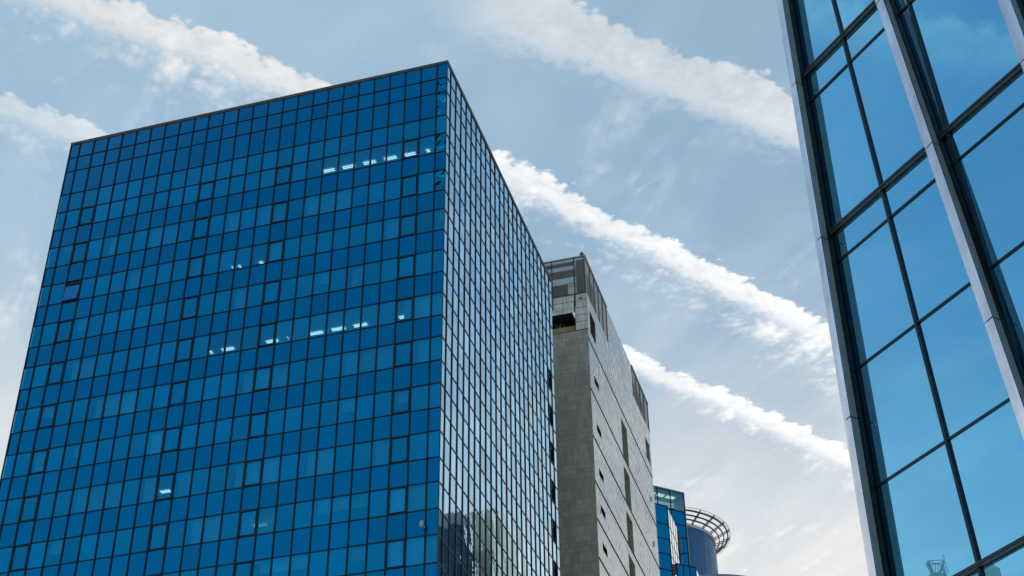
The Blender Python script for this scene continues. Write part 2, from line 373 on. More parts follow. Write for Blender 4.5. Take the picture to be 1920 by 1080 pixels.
b = MB(); b.box(FR, (.502, DA + .05), (-.5, .051), (ZA[0] + .012, ZTOP - .15)); b.box(FR, (.602, DA + .07), (-.6, .071), (ZTOP - .15, ZTOP - .11)); b.build('roof_coping', M['a_trim'], tower)
# opening sashes on the front: a slightly proud frame
for c in SASH:
    for r in sorted(vision_rows):
        if r < 4 or r + 1 >= len(ZA) or r > 26: continue
        u0, u1, z1, z0 = uF[c] + .045, uF[c + 1] - .045, ZA[r] - .032, ZA[r + 1] + .032
        b = MB(); k = .06
        if r == 8 and c == 23:
            g2 = MB(); g2.face([FF.at(u0, .14, z0), FF.at(u1, .14, z0), FF.at(u1, .03, z1 - .42), FF.at(u0, .03, z1 - .42)], 1.2); g2.build('tilted_window_pane', M['a_spandrel'], tower, recalc=False)
            b.box(FF, (u0, u1), (.12, .16), (z0 - .02, z0 + .04)); b.box(FF, (u0, u1), (-.02, .05), (z1 - .43, z1 - .37))
            b.box(FF, (u0, u1), (-.30, -.26), (z0, z1 + .02)); b.build('open_sash', M['dark'], tower); continue  # near-black sheet behind the slot stands in for the unlit room
        b.box(FF, (u0, u0 + k), (-.01, .06), (z0, z1)); b.box(FF, (u1 - k, u1), (-.01, .06), (z0, z1))
        b.box(FF, (u0 + k, u1 - k), (-.01, .058), (z0, z0 + k)); b.box(FF, (u0 + k, u1 - k), (-.01, .058), (z1 - k, z1)); b.build('window_sash', M['a_frame'], tower)
for u0, u1, z0, z1 in louvre:
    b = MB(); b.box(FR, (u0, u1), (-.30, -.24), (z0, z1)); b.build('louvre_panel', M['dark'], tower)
# floors, cores, lamps, blinds behind the glass
for r in sorted(vision_rows):
    if r == 4 or r > 30 or r + 1 >= len(ZA): continue
    b = MB(); top = ZA[r] + .03
    b.box(FF, (.15, WA - .15), (-DA + .3, -.16), (top, top + (1.2 if r > 5 else .8))); b.build('floor_slab', M['inner'], tower)
b = MB(); b.box(FF, (5.5, WA - 5.5), (-DA + 5.5, -5.2), (0, ZA[2])); b.build('building_core', M['core'], tower)
b = MB(); b.box(FF, (.2, WA - .2), (-DA - .1, -DA + .1), (0, ZA[0])); b.box(FF, (WA - .1, WA + .02), (-DA + .2, -.15), (0, ZA[0])); b.box(FF, (.15, WA - .15), (-DA + .2, -.62), (ZA[0] - .5, ZA[0] - .2)); b.build('rear_shell', M['a_spandrel'], tower)
lights = {3: [], 4: [(605, 629, 320), (641, 667, 313), (680, 706, 305), (719, 745, 297), (758, 781, 289.5), (798, 807.5, 283)],
          8: [(485, 495, 493), (446, 453, 500), (434, 439, 502)],
          12: [(747, 770, 594.5), (790, 801, 587.5), (662, 690, 610), (621, 649, 617), (580, 607, 625), (538, 542, 634), (498, 523, 640), (415, 440, 655), (392, 400, 661)],
          18: [(470, 487, 895.5), (300, 321, 922)], 20: [(474, 502, 985)]}
for r, ls in lights.items():
    top = ZA[3 if r == 4 else r] + .03
    if r == 4: top = ZA[4] + .03
    for x0, x1, y in ls:
        xm = (x0 + x1) / 2; pts = []
        for x in (x0, x1):
            d = ray(x, y - (x - xm) * .17); pts.append(EYE + d * ((top - .06 - EYE.z) / d.z))
        us = [(p - cA).dot(dL) for p in pts]; vs = sum((p - cA).dot(nF) for p in pts) / 2
        b = MB()
        u0, u1 = min(us) + .06, max(us) - .06
        b.box(FF, (u0, u1), (vs - .13, vs - .055), (top - .07, top - .04)); b.box(FF, (u0, u1), (vs + .055, vs + .13), (top - .07, top - .04)); b.build('ceiling_light', M['lamp'], tower)
b = MB(); b.box(FF, (.15, WA - .15), (-9, -.16), (ZA[4] + .03, ZA[4] + .12)); b.build('floor_slab', M['inner'], tower)
rb = random.Random(11)
for r in sorted(vision_rows):
    if r < 5 or r > 24: continue
    c = 0
    while c < 24:
        if rb.random() < .24:
            n = rb.choice([1, 1, 2, 3]); drop = rb.choice([1, 1, 1, .45])
            z1 = ZA[r] - .04; z0 = z1 - (ZA[r] - ZA[r + 1]) * drop * .97
            b = MB()
            if rb.random() < .5:
                x = uF[c] + .06; e = uF[min(c + n, 25)] - .06
                while x < e - .1: b.box(FF, (x, x + .085), (-.34, -.32), (z0, z1), rb.uniform(.8, 1.1)); x += .115
            else: b.box(FF, (uF[c] + .05, uF[min(c + n, 25)] - .05 - rb.random() * .5), (-.33, -.31), (z0, z1))
            b.build('window_blind', M['blind'], tower); c += n
        c += 1
# small floodlight on the front near the corner
d = ray(797, 990); p = EYE + d * ((cA - EYE).dot(nF) / d.dot(nF)); uu = (p - cA).dot(dL)
b = MB(); b.tube([FF.at(uu, .08, p.z), FF.at(uu, .30, p.z + .05)], .05); b.box(FF, (uu - .02, uu + .20), (.28, .42), (p.z - .05, p.z + .24)); b.box(FF, (uu + .02, uu + .16), (.30, .40), (p.z + .245, p.z + .34)); b.build('floodlight', M['steel_p'], tower)

# ================================================================== B: grey stone block
KB = 118.0; azB = rad(3.45); aB = rad(15.94); cB = V((sin(azB) * KB, cos(azB) * KB, 0))
bR, bL = V((sin(aB), cos(aB), 0)), V((-cos(aB), sin(aB), 0))
bnR, bnF = V((cos(aB), -sin(aB), 0)), V((-sin(aB), -cos(aB), 0))
BF, BR = Frame(cB, bL, bnF), Frame(cB, bR, bnR)
def zb(k): return k * KB + 1.6
def tb(t): return t * KB / 100
def zt(z): return z * KB / 100 + 1.6
ZB = zb(.7490); ZMESH = zb(.7121); DB = tb(24.6); WB = 13.0
block = thing('stone_block', 'grey stone clad block with mesh screened roof and tilted windows, behind the blue tower', 'building', cB)
def subtract(rects, h):
    out = []
    for a, b, c, d in rects:
        x0, x1, y0, y1 = max(a, h[0]), min(b, h[1]), max(c, h[2]), min(d, h[3])
        if x0 >= x1 or y0 >= y1: out.append((a, b, c, d)); continue
        if c < y0: out.append((a, b, c, y0))
        if y1 < d: out.append((a, b, y1, d))
        if a < x0: out.append((a, x0, y0, y1))
        if x1 < b: out.append((x1, b, y0, y1))
    return out
def masonry(mb, fr, u0, u1, courses, bw, holes, gap=.018, off=.5, tone=(.9, 1.1)):
    for i, (z0, z1) in enumerate(courses):
        u = u0 - (bw * off if i % 2 else 0) - (.0 if i % 3 else bw * .2)
        while u < u1:
            a, b = max(u, u0) + gap / 2, min(u + bw, u1) - gap / 2; u += bw
            if b - a < .05: continue
            rs = [(a, b, z0 + gap / 2, z1 - gap / 2)]; tn = random.uniform(*tone); tl = random.gauss(0, .006)
            for h in holes: rs = subtract(rs, h)
            for r in rs:
                if r[1] - r[0] > .02 and r[3] - r[2] > .02:
                    q = tl * (r[1] - r[0]); mb.face([fr.at(r[0], -q, r[2]), fr.at(r[1], q, r[2]), fr.at(r[1], q, r[3]), fr.at(r[0], -q, r[3])], tn)
def backing(mb, fr, u0, u1, z0, z1, holes, v=-.03):
    rs = [(u0, u1, z0, z1)]
    for h in holes: rs = subtract(rs, h)
    for r in rs: mb.face([fr.at(r[0], v, r[2]), fr.at(r[1], v, r[2]), fr.at(r[1], v, r[3]), fr.at(r[0], v, r[3])])
def recess(mb, fr, h, dep, v0=-.001):
    a, b, c, d = h
    for q in ([(a, c), (a, d)], [(b, c), (b, d)], [(a, c), (b, c)], [(a, d), (b, d)]):
        (p0, w0), (p1, w1) = q
        mb.face([fr.at(p0, v0, w0), fr.at(p1, v0, w1), fr.at(p1, -dep, w1), fr.at(p0, -dep, w0)])
# band channels and storey openings
bandz = [zb(k) for k in (.6675, .6202, .5783, .5394, .5085, .4770, .445, .413, .381)]
bands = [(-.1, DB + .1, z - .17, z + .17) for z in bandz]
tall = [(tb(11.25), tb(13.55), zt(62.1), zt(65.8)), (tb(11.15), tb(13.45), zt(57.9), zt(61.2)), (tb(11.05), tb(13.4), zt(54.1), zt(56.95)), (tb(10.95), tb(13.35), zt(50.6), zt(53.1)), (tb(10.95), tb(13.35), zt(47.4), zt(49.8))]
farw = [(tb(22.1), tb(23.95), zt(67.8), zt(70.0))]
op1 = (tb(.85), tb(2.78), zt(67.8), zt(69.95))
vents = [(tb(1.5), tb(3.0), zt(z) - .75, zt(z)) for z in (64.1, 59.75, 55.85, 52.72, 49.62, 46.5)]
m1, m2 = (-.2, tb(7.8), ZMESH, ZB + 1), (tb(17.5), DB + .2, zt(71.7), ZB + 1)
holesR = bands + tall + farw + [op1] + vents + [m1, m2]
cour = []
z = 1.6
edges = sorted([1.6] + bandz + [ZB])
for a, b in zip(edges, edges[1:]):
    n = max(1, round((b - a) / .53)); cour += [(a + (b - a) * k / n, a + (b - a) * (k + 1) / n) for k in range(n)]
b = MB(); masonry(b, BR, 0, DB, cour, 1.05, holesR, .018, tone=(.84, 1.12)); b.build('side_wall', M['stone'], block, recalc=False)
b = MB(); backing(b, BR, 0, DB, 1.0, ZB, tall + farw + [op1] + vents + [m1, m2], -.05); b.build('side_wall_backing', M['joint'], block, recalc=False)
for h in tall:
    b = MB(); recess(b, BR, h, .62); b.build('window_reveal', M['reveal'], block, recalc=False)
    b = MB(); b.face([BR.at(h[0], -.6, h[2]), BR.at(h[1], -.6, h[2]), BR.at(h[1], -.6, h[3]), BR.at(h[0], -.6, h[3])]); w = b.build('window', M['teal'], block, recalc=False)
    b = MB(); zm = h[2] + (h[3] - h[2]) * .55; b.box(BR, (h[0], h[1]), (-.62, -.54), (zm - .05, zm + .05)); b.box(BR, (h[0] + .9, h[0] + .98), (-.619, -.545), (h[2], zm - .051)); b.build('window_frame', M['a_frame'], w)
for h in farw + [op1]:
    b = MB(); recess(b, BR, h, 1.3); b.build('opening_reveal', M['reveal'] if h is not op1 else M['steel'], block, recalc=False)
    b = MB(); b.face([BR.at(h[0], -1.29, h[2]), BR.at(h[1], -1.29, h[2]), BR.at(h[1], -1.29, h[3]), BR.at(h[0], -1.29, h[3])]); b.build('opening_back', M['dark'] if h is not op1 else M['ochre'], block, recalc=False)
for h in vents:
    b = MB(); recess(b, BR, h, .35); b.face([BR.at(h[0], -.34, h[2]), BR.at(h[1], -.34, h[2]), BR.at(h[1], -.34, h[3]), BR.at(h[0], -.34, h[3])]); w = b.build('vent_window', M['dark'], block, recalc=False)
    k = KB / 100; ht = h[3]
    q = [(1.46, -.02), (.36, -1.05), (.82, -1.16), (1.50, -.60)]
    b = MB(); lo = [BR.at(h[0] + (t - 1.5) * k, .05, ht + dz * k) for t, dz in q]; hi = [BR.at(h[0] + (t - 1.5) * k, .09, ht + dz * k) for t, dz in q]; b.loft(lo, hi); b.build('open_sash', M['sash'], w)
    b = MB(); b.box(BR, (h[0] - .05, h[1] + .08), (-.02, .07), (ht - .10, ht + .02)); b.bar(BR.at(h[0] + .05, .06, ht), BR.at(h[0] + .16, .06, ht - .95), .09, .07, bnR); b.build('dark_gap_bars', M['dark'], w)  # near-black bars draw the dark gap at head and jamb
for x, y in ((1221, 936), (1226, 1020)):
    d = ray(x, y); s = (cB - EYE).dot(bnR) / d.dot(bnR); p = EYE + d * s
    b = MB(); uc = (p - cB).dot(bR)
    ring = [BR.at(uc + cos(t) * .22, 0, p.z + sin(t) * .30) for t in (2 * math.pi * k / 14 for k in range(14))]
    b.loft([q + bnR * .002 for q in ring], [q + bnR * .09 for q in ring]); b.build('wall_lamp', M['d_white'], block)
# front: pale stained band above, grey courses below, open roof storey with stair
fo = (tb(.95), tb(3.2), zb(.6765), zb(.6935))          # opening, left of the corner pier
d0 = [az_of(1038, 600), az_of(1078.5, 600)]
def uF_at(az):
    dd = V((sin(az), cos(az), 0)); s = cB.dot(bnF) / dd.dot(bnF); return (dd * s - cB).dot(bL)
u_o0, u_o1 = uF_at(az_of(1078.5, 600)), uF_at(az_of(1037, 600)) + 1.6
fo = (u_o0, u_o1, zb(.6768), zb(.6942))
zlow = zb(.6765)
cw = [zb(k) for k in (.7121, .7052, .6980, .6910, .6845, .6766)]
courw = [(cw[i + 1], cw[i]) for i in range(5)]
b = MB(); masonry(b, BF, 0, u_o0 - .03, courw, 9, [], .05, 0, (.9, 1.05)); masonry(b, BF, u_o0 + .03, WB, courw[:3], 9, [fo], .05, 0, (.92, 1.05)); b.build('upper_cladding', M['stone_w'], block, recalc=False)
pat = [1.02, .98, .56, .46, .52]; z = zlow - .06; courf = []; i = 2
while z > 2: h = pat[i % 5]; courf.append((z - h, z)); z -= h; i += 1
b = MB(); masonry(b, BF, 0, WB, courf, .74, [], .016, .5, (.88, 1.10)); b.build('front_wall', M['stone_f'], block, recalc=False)
b = MB(); backing(b, BF, 0, WB, 1, ZMESH, [fo], -.03); b.build('front_wall_backing', M['joint'], block, recalc=False)
b = MB(); b.box(BF, (.42, .75), (.002, .012), (zb(.7060), zb(.7081))); b.build('rust_stain', M['rust'], block)
b = MB(); b.box(BF, (0.02, WB), (-.3, .06), (ZMESH - .09, ZMESH + .03)); b.build('ledge', M['steel'], block)
# inside of the open storey
b = MB(); b.box(BF, (u_o0 - .6, u_o0 + .9), (-2.8, -2.6), (fo[2] - .5, fo[2] + 2.95)); b.box(BF, (u_o0 - .5, WB), (-.8, -.6), (fo[2] - .3, fo[2] + .95)); b.build('inner_wall', M['ochre'], block)
b = MB(); b.box(BF, (u_o0 + .38, WB), (-6.9, -.35), (fo[3] - .1, fo[3] + .4)); b.box(BF, (u_o0 + .9, WB), (-5.4, -5.2), (fo[2] - 1, fo[3] - .1)); b.build('dark_interior', M['dark'], block)  # near-black slab and back wall stand in for interior shade
b = MB()
for dv in (-1.2, -1.9):
    b.bar(BF.at(u_o0 + .95, dv, fo[2] - .4), BF.at(u_o0 + 2.9, dv, fo[3] + .9), .07, .16)
    b.bar(BF.at(u_o0 + .75, dv, fo[2] + .4), BF.at(u_o0 + 2.6, dv, fo[3] + 1.7), .05)
for k in range(9):
    t = k / 8; b.bar(BF.at(u_o0 + .95 + 1.95 * t, -1.2, fo[2] - .4 + 3.3 * t), BF.at(u_o0 + .95 + 1.95 * t, -1.9, fo[2] - .4 + 3.3 * t), .22, .03)
    b.bar(BF.at(u_o0 + .95 + 1.95 * t, -1.2, fo[2] - .4 + 3.3 * t), BF.at(u_o0 + .78 + 1.85 * t, -1.2, fo[2] + .4 + 3.2 * t), .04)
b.build('steel_stair', M['steel'], block)
b = MB()
for k in range(4): b.bar(BF.at(u_o0 + .95 + .14 * k, -2.2, fo[2] - .2), BF.at(u_o0 + .95 + .14 * k, -2.2, fo[3] + 1.2), .05)
b.bar(BF.at(u_o0 + 1.9, -1.6, fo[2] - .2), BF.at(u_o0 + 1.9, -1.6, fo[3] + .3), .22); b.bar(BF.at(u_o0 + 1.9, -1.5, fo[2] + 1.0), BF.at(u_o0 + 5, -1.5, fo[2] + .9), .08); b.bar(BF.at(u_o0 + 1.9, -1.5, fo[2] + .55), BF.at(u_o0 + 5, -1.5, fo[2] + .1), .08); b.build('steel_pipes', M['steel_p'], block)
# roof screen: posts, rails, expanded metal lattice
def lattice(mb, fr, u0, u1, z0, z1, pitch, w, v):
    for sgn in (1, -1):
        k = -(z1 - z0)
        while k < (u1 - u0):
            pts = []
            a0, a1 = (k, 0), (k + (z1 - z0), z1 - z0)
            lo, hi = max(k, 0), min(k + (z1 - z0), u1 - u0)
            if hi - lo > .05:
                ua, ub = lo, hi; za, zb_ = lo - k, hi - k
                if sgn < 0: ua, ub = (u1 - u0) - ua, (u1 - u0) - ub
                P, Q = fr.at(u0 + ua, v + .008 * sgn, z0 + za), fr.at(u0 + ub, v + .008 * sgn, z0 + zb_)
                n = (Q - P).normalized().cross(fr.v) * w / 2
                mb.face([P - n, Q - n, Q + n, P + n])
            k += pitch
post_u = [0.06, uF_at(az_of(1076.8, 520)), uF_at(az_of(1034.8, 520)), 8.2, 11]
b = MB(); lattice(b, BF, 0, 11, ZMESH + .05, ZB - .08, .155, .050, -.02); b.build('mesh_panel', M['mesh'], block, recalc=False)
b = MB(); lattice(b, BR, .05, tb(7.8), ZMESH + .05, ZB - .08, .155, .060, -.02); b.build('mesh_panel', M['mesh'], block, recalc=False)
b = MB(); lattice(b, BR, tb(17.5), DB, zt(71.7) + .05, ZB - .08, .155, .065, -.02); b.build('mesh_panel', M['mesh'], block, recalc=False)
for u in post_u:
    b = MB(); b.box(BF, (u - .055, u + .055), (-.09, .03), (ZMESH - (1.5 if u > 1 else 0), ZB - .06)); b.build('screen_post', M['steel'], block)
for u in (.02, 1.6, 3.1, 4.6, 6.1, 7.6):
    b = MB(); b.box(BR, (tb(u) - .05, tb(u) + .05), (-.09, .035), (ZMESH, ZB - .06)); b.build('screen_post', M['steel_p'] if u < 1 else M['steel'], block)
for u in (17.6, 19.2, 20.9, 22.6, 24.5):
    b = MB(); b.box(BR, (tb(u) - .05, tb(u) + .05), (-.09, .035), (zt(71.7), ZB - .06)); b.build('screen_post', M['steel'], block)
for fr_, q_ in ((BF, ((-.08, 11), (-.12, .05), (ZB - .06, ZB + .06))), (BR, ((.125, tb(7.8)), (-.12, .08), (ZB - .06, ZB + .061))), (BR, ((tb(17.5), DB + .05), (-.12, .08), (ZB - .06, ZB + .06)))):
    b = MB(); b.box(fr_, *q_); b.build('top_rail', M['c_trim'], block)
# roof structures behind the screen
h1 = ZB - ZMESH
b = MB(); u1, u2 = post_u[1], 12
b.box(BF, (u1 + .1, u2), (-.7, -.4), (ZB - .40, ZB - .12)); b.box(BF, (u1 + .1, u2), (-1.1, -.8), (ZMESH + h1 * .55 + .5, ZMESH + h1 * .71 + .5)); b.box(BF, (u1 + 1.0, u2), (-1.2, -1.0), (ZMESH - .1, ZMESH + h1 * .36 + .5)); b.build('roof_beam', M['steel_o'], block)
b = MB()
for zf in (.80, .87, .36): b.bar(BF.at(u1 + (0 if zf > .5 else 2), -3.4, ZMESH + h1 * zf), BF.at(u2, -3.4, ZMESH + h1 * zf), .05)
for k in range(8): b.bar(BF.at(u1 + 1.2 * k + .3, -3.4, ZMESH - .3), BF.at(u1 + 1.2 * k + .3, -3.4, ZB - .3), .045)
b.bar(BF.at(u1 + 1.3, -2.6, ZMESH - .6), BF.at(u1 + 2.4, -2.6, ZMESH + h1 * .55), .06, .3); b.bar(BF.at(u1 + 1.6, -2.2, ZMESH - .6), BF.at(u1 + 2.6, -2.2, ZMESH + h1 * .55), .06)
b.build('roof_railing', M['steel'], block)
for fr_, q_ in ((BF, ((.1, u1 - .08), (-.50, -.42), (ZMESH - .1, ZB - .07))), (BR, ((.5, tb(5.4)), (-.62, -.5), (ZMESH - .1, ZB - .07))), (BR, ((tb(20), DB - .1), (-.62, -.5), (zt(71.7) - .1, ZB - .07)))):
    b = MB(); b.box(fr_, *q_); b.build('screen_backing', M['mesh'], block)
b = MB(); b.box(BR, (tb(5.2), DB - .2), (-9.5, -.9), (ZMESH - 4.2, ZMESH - 4.0)); b.box(BR, (DB - .5, DB - .3), (-11, -.3), (2, ZMESH)); b.box(BF, (WB - .4, WB - .2), (-DB + .5, -.3), (2, ZMESH)); b.build('roof_deck', M['joint'], block)
d = ray(1089.5, 480); 
ub = uF_at(az_of(1090, 480))
b = MB(); b.box(BF, (ub - .10, ub + .10), (-.35, -.15), (ZB + .06, ZB + .22)); b.box(BF, (ub - .17, ub + .17), (-.42, -.08), (ZB + .22, ZB + .50)); b.tube([BF.at(ub, -.25, ZB + .5), BF.at(ub, -.25, ZB + .66)], .09, 10); b.build('warning_light', M['red'], block)
b = MB(); b.tube([BR.at(tb(20.2), -.1, ZB + .06), BR.at(tb(20.2), -.1, ZB + .28), BR.at(tb(20.2) - .1, -.1, ZB + .36)], .1, 8); b.build('warning_light', M['steel'], block)

# ================================================================== D: stepped blue glass building
def polar(az_deg, d, z=0): return V((sin(rad(az_deg)) * d, cos(rad(az_deg)) * d, z))
stepped = thing('stepped_glass_building', 'blue glass building with lower front bay and lit top storey, beside the stone block', 'building', polar(6.418, 165))
a63 = rad(63); f63 = V((sin(a63), cos(a63), 0)); n63 = V((cos(a63), -sin(a63), 0))
a16 = rad(16.1); f16 = V((sin(a16), cos(a16), 0)); n16 = V((cos(a16), -sin(a16), 0))
P0 = polar(6.418, 165)
D1 = Frame(P0, -f63, n63)                # lower bay front, u to the left
D2 = Frame(P0, f16, n16)                 # lower bay side
rows1 = [.515, .5, .488, .476, .4635, .4515, .439, .427, .415, .40, .38]
zs1 = [k * 165 + 1.6 for k in rows1]
len16 = 9.2
P1 = P0 + f16 * len16
D3 = Frame(P1, f63, n63)                 # rear slab front, u to the right
rightD = 1.55
import itertools
def hit(az_deg, fr):
    dd = V((sin(rad(az_deg)), cos(rad(az_deg)), 0)); s = fr.o.dot(fr.v) / dd.dot(fr.v); return (dd * s - fr.o).dot(fr.u), s
uR3, sR3 = hit(7.135, D3); uL3, _ = hit(5.5, D3)
rows3 = [.524, .509, .498, .488, .476, .461, .449, .437, .425, .41, .39]
zs3 = [k * sR3 + 1.6 for k in rows3]; zs3[0] = .5245 * sR3 + 1.6
us1 = [0, 1.95, 2.6, 4.6, 6.6]
for i in range(len(us1) - 1):
    for r in range(len(zs1) - 1):
        b = MB(); b.face(pane_pts(D1, us1[i] + .03, us1[i + 1] - .03, zs1[r + 1] + .03, zs1[r] - .03), random.gauss(1, .04)); b.build('window_pane', M['d_glass'], stepped, recalc=False)
n2 = 6
for i in range(n2):
    b = MB()
    for r in range(len(zs1) - 1):
        b.face(pane_pts(D2, len16 * i / n2 + .04, len16 * (i + 1) / n2 - .04, zs1[r + 1] + .04, zs1[r] - .04, .0025), random.gauss(.97, .05))
    b.build('side_glazing', M['d_side'], stepped, recalc=False)
us3 = [uL3 - 3, uL3, uL3 + (uR3 - uL3) * .28, uL3 + (uR3 - uL3) * .63, uR3]
us3 = [hit(a, D3)[0] for a in (5.0, 5.45, 6.04, 6.57, 7.13)]
for i in range(4):
    for r in range(len(zs3) - 1):
        b = MB(); b.face(pane_pts(D3, us3[i] + .03, us3[i + 1] - .03, zs3[r + 1] + .04, zs3[r] - .04), random.gauss(1, .04)); b.build('window_pane', M['d_clear'] if r == 0 else M['d_glass'], stepped, recalc=False)
b = MB()
for u in us1: b.box(D1, (u - .03, u + .03), (-.1, .06), (0, zs1[0]))
for z in zs1: b.box(D1, (.031, us1[-1]), (-.1, .04), (z - .05, z + .05))
b.build('bay_frame', M['a_frame'], stepped)
b = MB()
for i in range(n2 + 1): b.box(D2, (len16 * i / n2 - .02, len16 * i / n2 + .02), (-.1, .008), (0, zs1[0] - .052))
for z in zs1: b.box(D2, (.05, len16 - .05), (-.1, .010), (z - .03, z + .03))
b.build('side_frame', M['a_frame'], stepped)
b = MB()
for u in us3: b.box(D3, (u - .035, u + .035), (-.1, .06), (0, zs3[0]))
for z in zs3[1:]: b.box(D3, (us3[0], us3[-1] - .036), (-.1, .04), (z - .06, z + .06))
b.build('slab_frame', M['a_frame'], stepped)
b = MB(); b.box(D3, (us3[-1] + .036, us3[-1] + .12), (-2.4, .05), (0, zs3[0] + .1)); b.build('edge_trim', M['steel_p'], stepped)
b = MB(); b.box(D3, (us3[0], us3[-1] + .12), (-3, .08), (zs3[0] + .02, zs3[0] + .14)); b.build('roof_edge', M['c_trim'], stepped)
b = MB(); b.box(D3, (us3[0], us3[-1] - .05), (-2.8, -2.6), (0, zs3[1])); b.box(D3, (us3[0], us3[-1] - .05), (-2.6, -.12), (zs3[0] - .25, zs3[0] - .15)); b.build('ceiling', M['inner'], stepped)
for a0, a1 in ((5.95, 6.0), (6.08, 6.14), (6.25, 6.52), (6.62, 6.95)):
    b = MB(); u0, u1 = hit(a0, D3)[0], hit(a1, D3)[0]; b.box(D3, (u0, u1), (-1.5, -.9), (zs3[0] - .33, zs3[0] - .27)); b.build('ceiling_light', M['lamp_dim'], stepped)
b = MB(); b.box(D3, (us3[1] + .2, us3[-1] - .2), (-1.9, -1.7), (zs3[1], zs3[1] + .9)); b.bar(D3.at(us3[1], -.4, zs3[1] + 1.25), D3.at(us3[3], -.4, zs3[1] + 1.15), .07); b.build('interior_partition', M['blind'], stepped)
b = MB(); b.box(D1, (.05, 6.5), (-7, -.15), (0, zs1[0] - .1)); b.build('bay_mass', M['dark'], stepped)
# small lower wing in front of the drum
small = thing('small_glass_wing', 'small low blue glass wing at the foot of the round tower', 'building', polar(7.29, 168))
W0 = polar(7.385, 168); Wf = Frame(W0, -f63, n63); Ws = Frame(W0, f16, n16); zw = .4645 * 168 + 1.6
b = MB()
for i in range(3):
    for r in range(14): b.face(pane_pts(Wf, .9 * i + .03, .9 * i + .87, zw - 1.8 * (r + 1) + .03, zw - 1.8 * r - .03), random.gauss(1, .04))
b.build('front_glazing', M['d_glass'], small, recalc=False)
b = MB()
for r in range(14): b.face(pane_pts(Ws, .03, 2.4, zw - 1.8 * (r + 1) + .03, zw - 1.8 * r - .03), 1)
b.build('side_glazing', M['d_side'], small, recalc=False)
b = MB(); b.box(Wf, (-.05, 2.75), (-2.2, .05), (zw, zw + .12))
for i in range(4): b.box(Wf, (.9 * i - .03, .9 * i + .03), (-.08, .04), (zw - 25, zw))
b.build('frame', M['a_frame'], small)

# round tower with ring pergola
azc = rad(6.01407); q = 235 / 185.; cc = V((sin(azc), cos(azc), 0)) * 235; Rc, Ro, zi, zo = 7.278 * q, 9.315 * q, 89.41 * q + 1.6, 90.57 * q + 1.6
drum = thing('round_tower', 'blue grey round tower crowned with an open ring of brown beams', 'round tower', cc)
def circ(r, t, z): return cc + V((r * cos(t), r * sin(t), z))
b = MB(); n = 40
for k in range(n):
    t0, t1 = 2 * math.pi * k / n, 2 * math.pi * (k + 1) / n
    b.face([circ(Rc, t0 + .0012, 0), circ(Rc, t1 - .0012, 0), circ(Rc, t1 - .0012, zi - .5), circ(Rc, t0 + .0012, zi - .5)], random.uniform(.92, 1.07))
b.build('drum_cladding', M['d_panel'], drum)
b = MB(); n = 64
b.loft([circ(Rc - .05, 2 * math.pi * k / n, 0) for k in range(n)], [circ(Rc - .05, 2 * math.pi * k / n, zi - .4) for k in range(n)]); b.build('drum_core', M['dark'], drum)
def ring(mb, r0, r1, z0, z1, n=72):
    for k in range(n):
        t0, t1 = 2 * math.pi * k / n, 2 * math.pi * (k + 1) / n
        mb.hexa([circ(r0, t0, z0), circ(r1, t0, z0), circ(r1, t1, z0), circ(r0, t1, z0), circ(r0, t0, z1), circ(r1, t0, z1), circ(r1, t1, z1), circ(r0, t1, z1)])
b = MB(); ring(b, Rc - .2, Rc + .10, zi - .5, zi); b.build('parapet_ring', M['d_white'], drum)
for i, (rr, dz, w) in enumerate(((7.85 * q, .25 * q, .075), (8.45 * q, .55 * q, .085), (9.02 * q, .9 * q, .11))):
    b = MB(); ring(b, rr - w, rr + w, zi + dz - .1, zi + dz + .13); b.build('ring_beam', M['d_brown'], drum)
b = MB(); ring(b, Ro + .02, Ro + .06, zo + .02, zo + .07); ring(b, Ro + .02, Ro + .05, zo - .45, zo - .42); b.build('outer_rail', M['d_brown'], drum)
b = MB()
for k in range(300): 
    t = 2 * math.pi * k / 300; b.bar(circ(Ro + .04, t, zo - .42), circ(Ro + .04, t, zo + .03), .016)
b.build('guard_mesh', M['steel_p'], drum)
for k in range(24):
    t = 2 * math.pi * k / 24
    b = MB(); b.bar(circ(Rc - .1, t, zi - .22), circ(Ro, t, zo - .30), .13, .10); b.bar(circ(Rc - .1, t, zi + .18), circ(Ro + .1, t, zo - .02), .13, .10)
    for j in range(6):
        f = j / 5.5; b.bar(circ(Rc + (Ro - Rc) * f, t, zi - .2 + (zo - zi - .1) * f), circ(Rc + (Ro - Rc) * (f + .09), t, zi + .2 + (zo - zi - .22) * (f + .09)), .045)
    b.build('radial_beam', M['d_brown'], drum)
can = thing('curved_canopy', 'pale grey curved metal roof rising at the foot of the round tower', 'canopy', polar(8.1, 150))
b = MB(); pts = []
for k in range(33):
    x, y = 1310 + 90 * k / 32, 1076 + ((k - 14) / 18.) ** 2 * 4.0
    d = ray(x, y); pts.append(EYE + d * (150 / math.hypot(d.x, d.y)))
fw = V((sin(rad(8.1)), cos(rad(8.1)), 0))
for p, q in zip(pts, pts[1:]):
    b.hexa([p - V((0, 0, .5)), q - V((0, 0, .5)), q + fw * 7 - V((0, 0, .5)), p + fw * 7 - V((0, 0, .5)), p, q, q + fw * 7, p + fw * 7])
b.build('roof_sheet', M['d_can'], can)
b = MB(); lo = [p + fw * .3 - V((0, 0, .52)) for p in pts]
for p, q in zip(lo, lo[1:]): b.face([V((p.x, p.y, 0)), V((q.x, q.y, 0)), q, p])
b.build('wall', M['d_panel'], can)

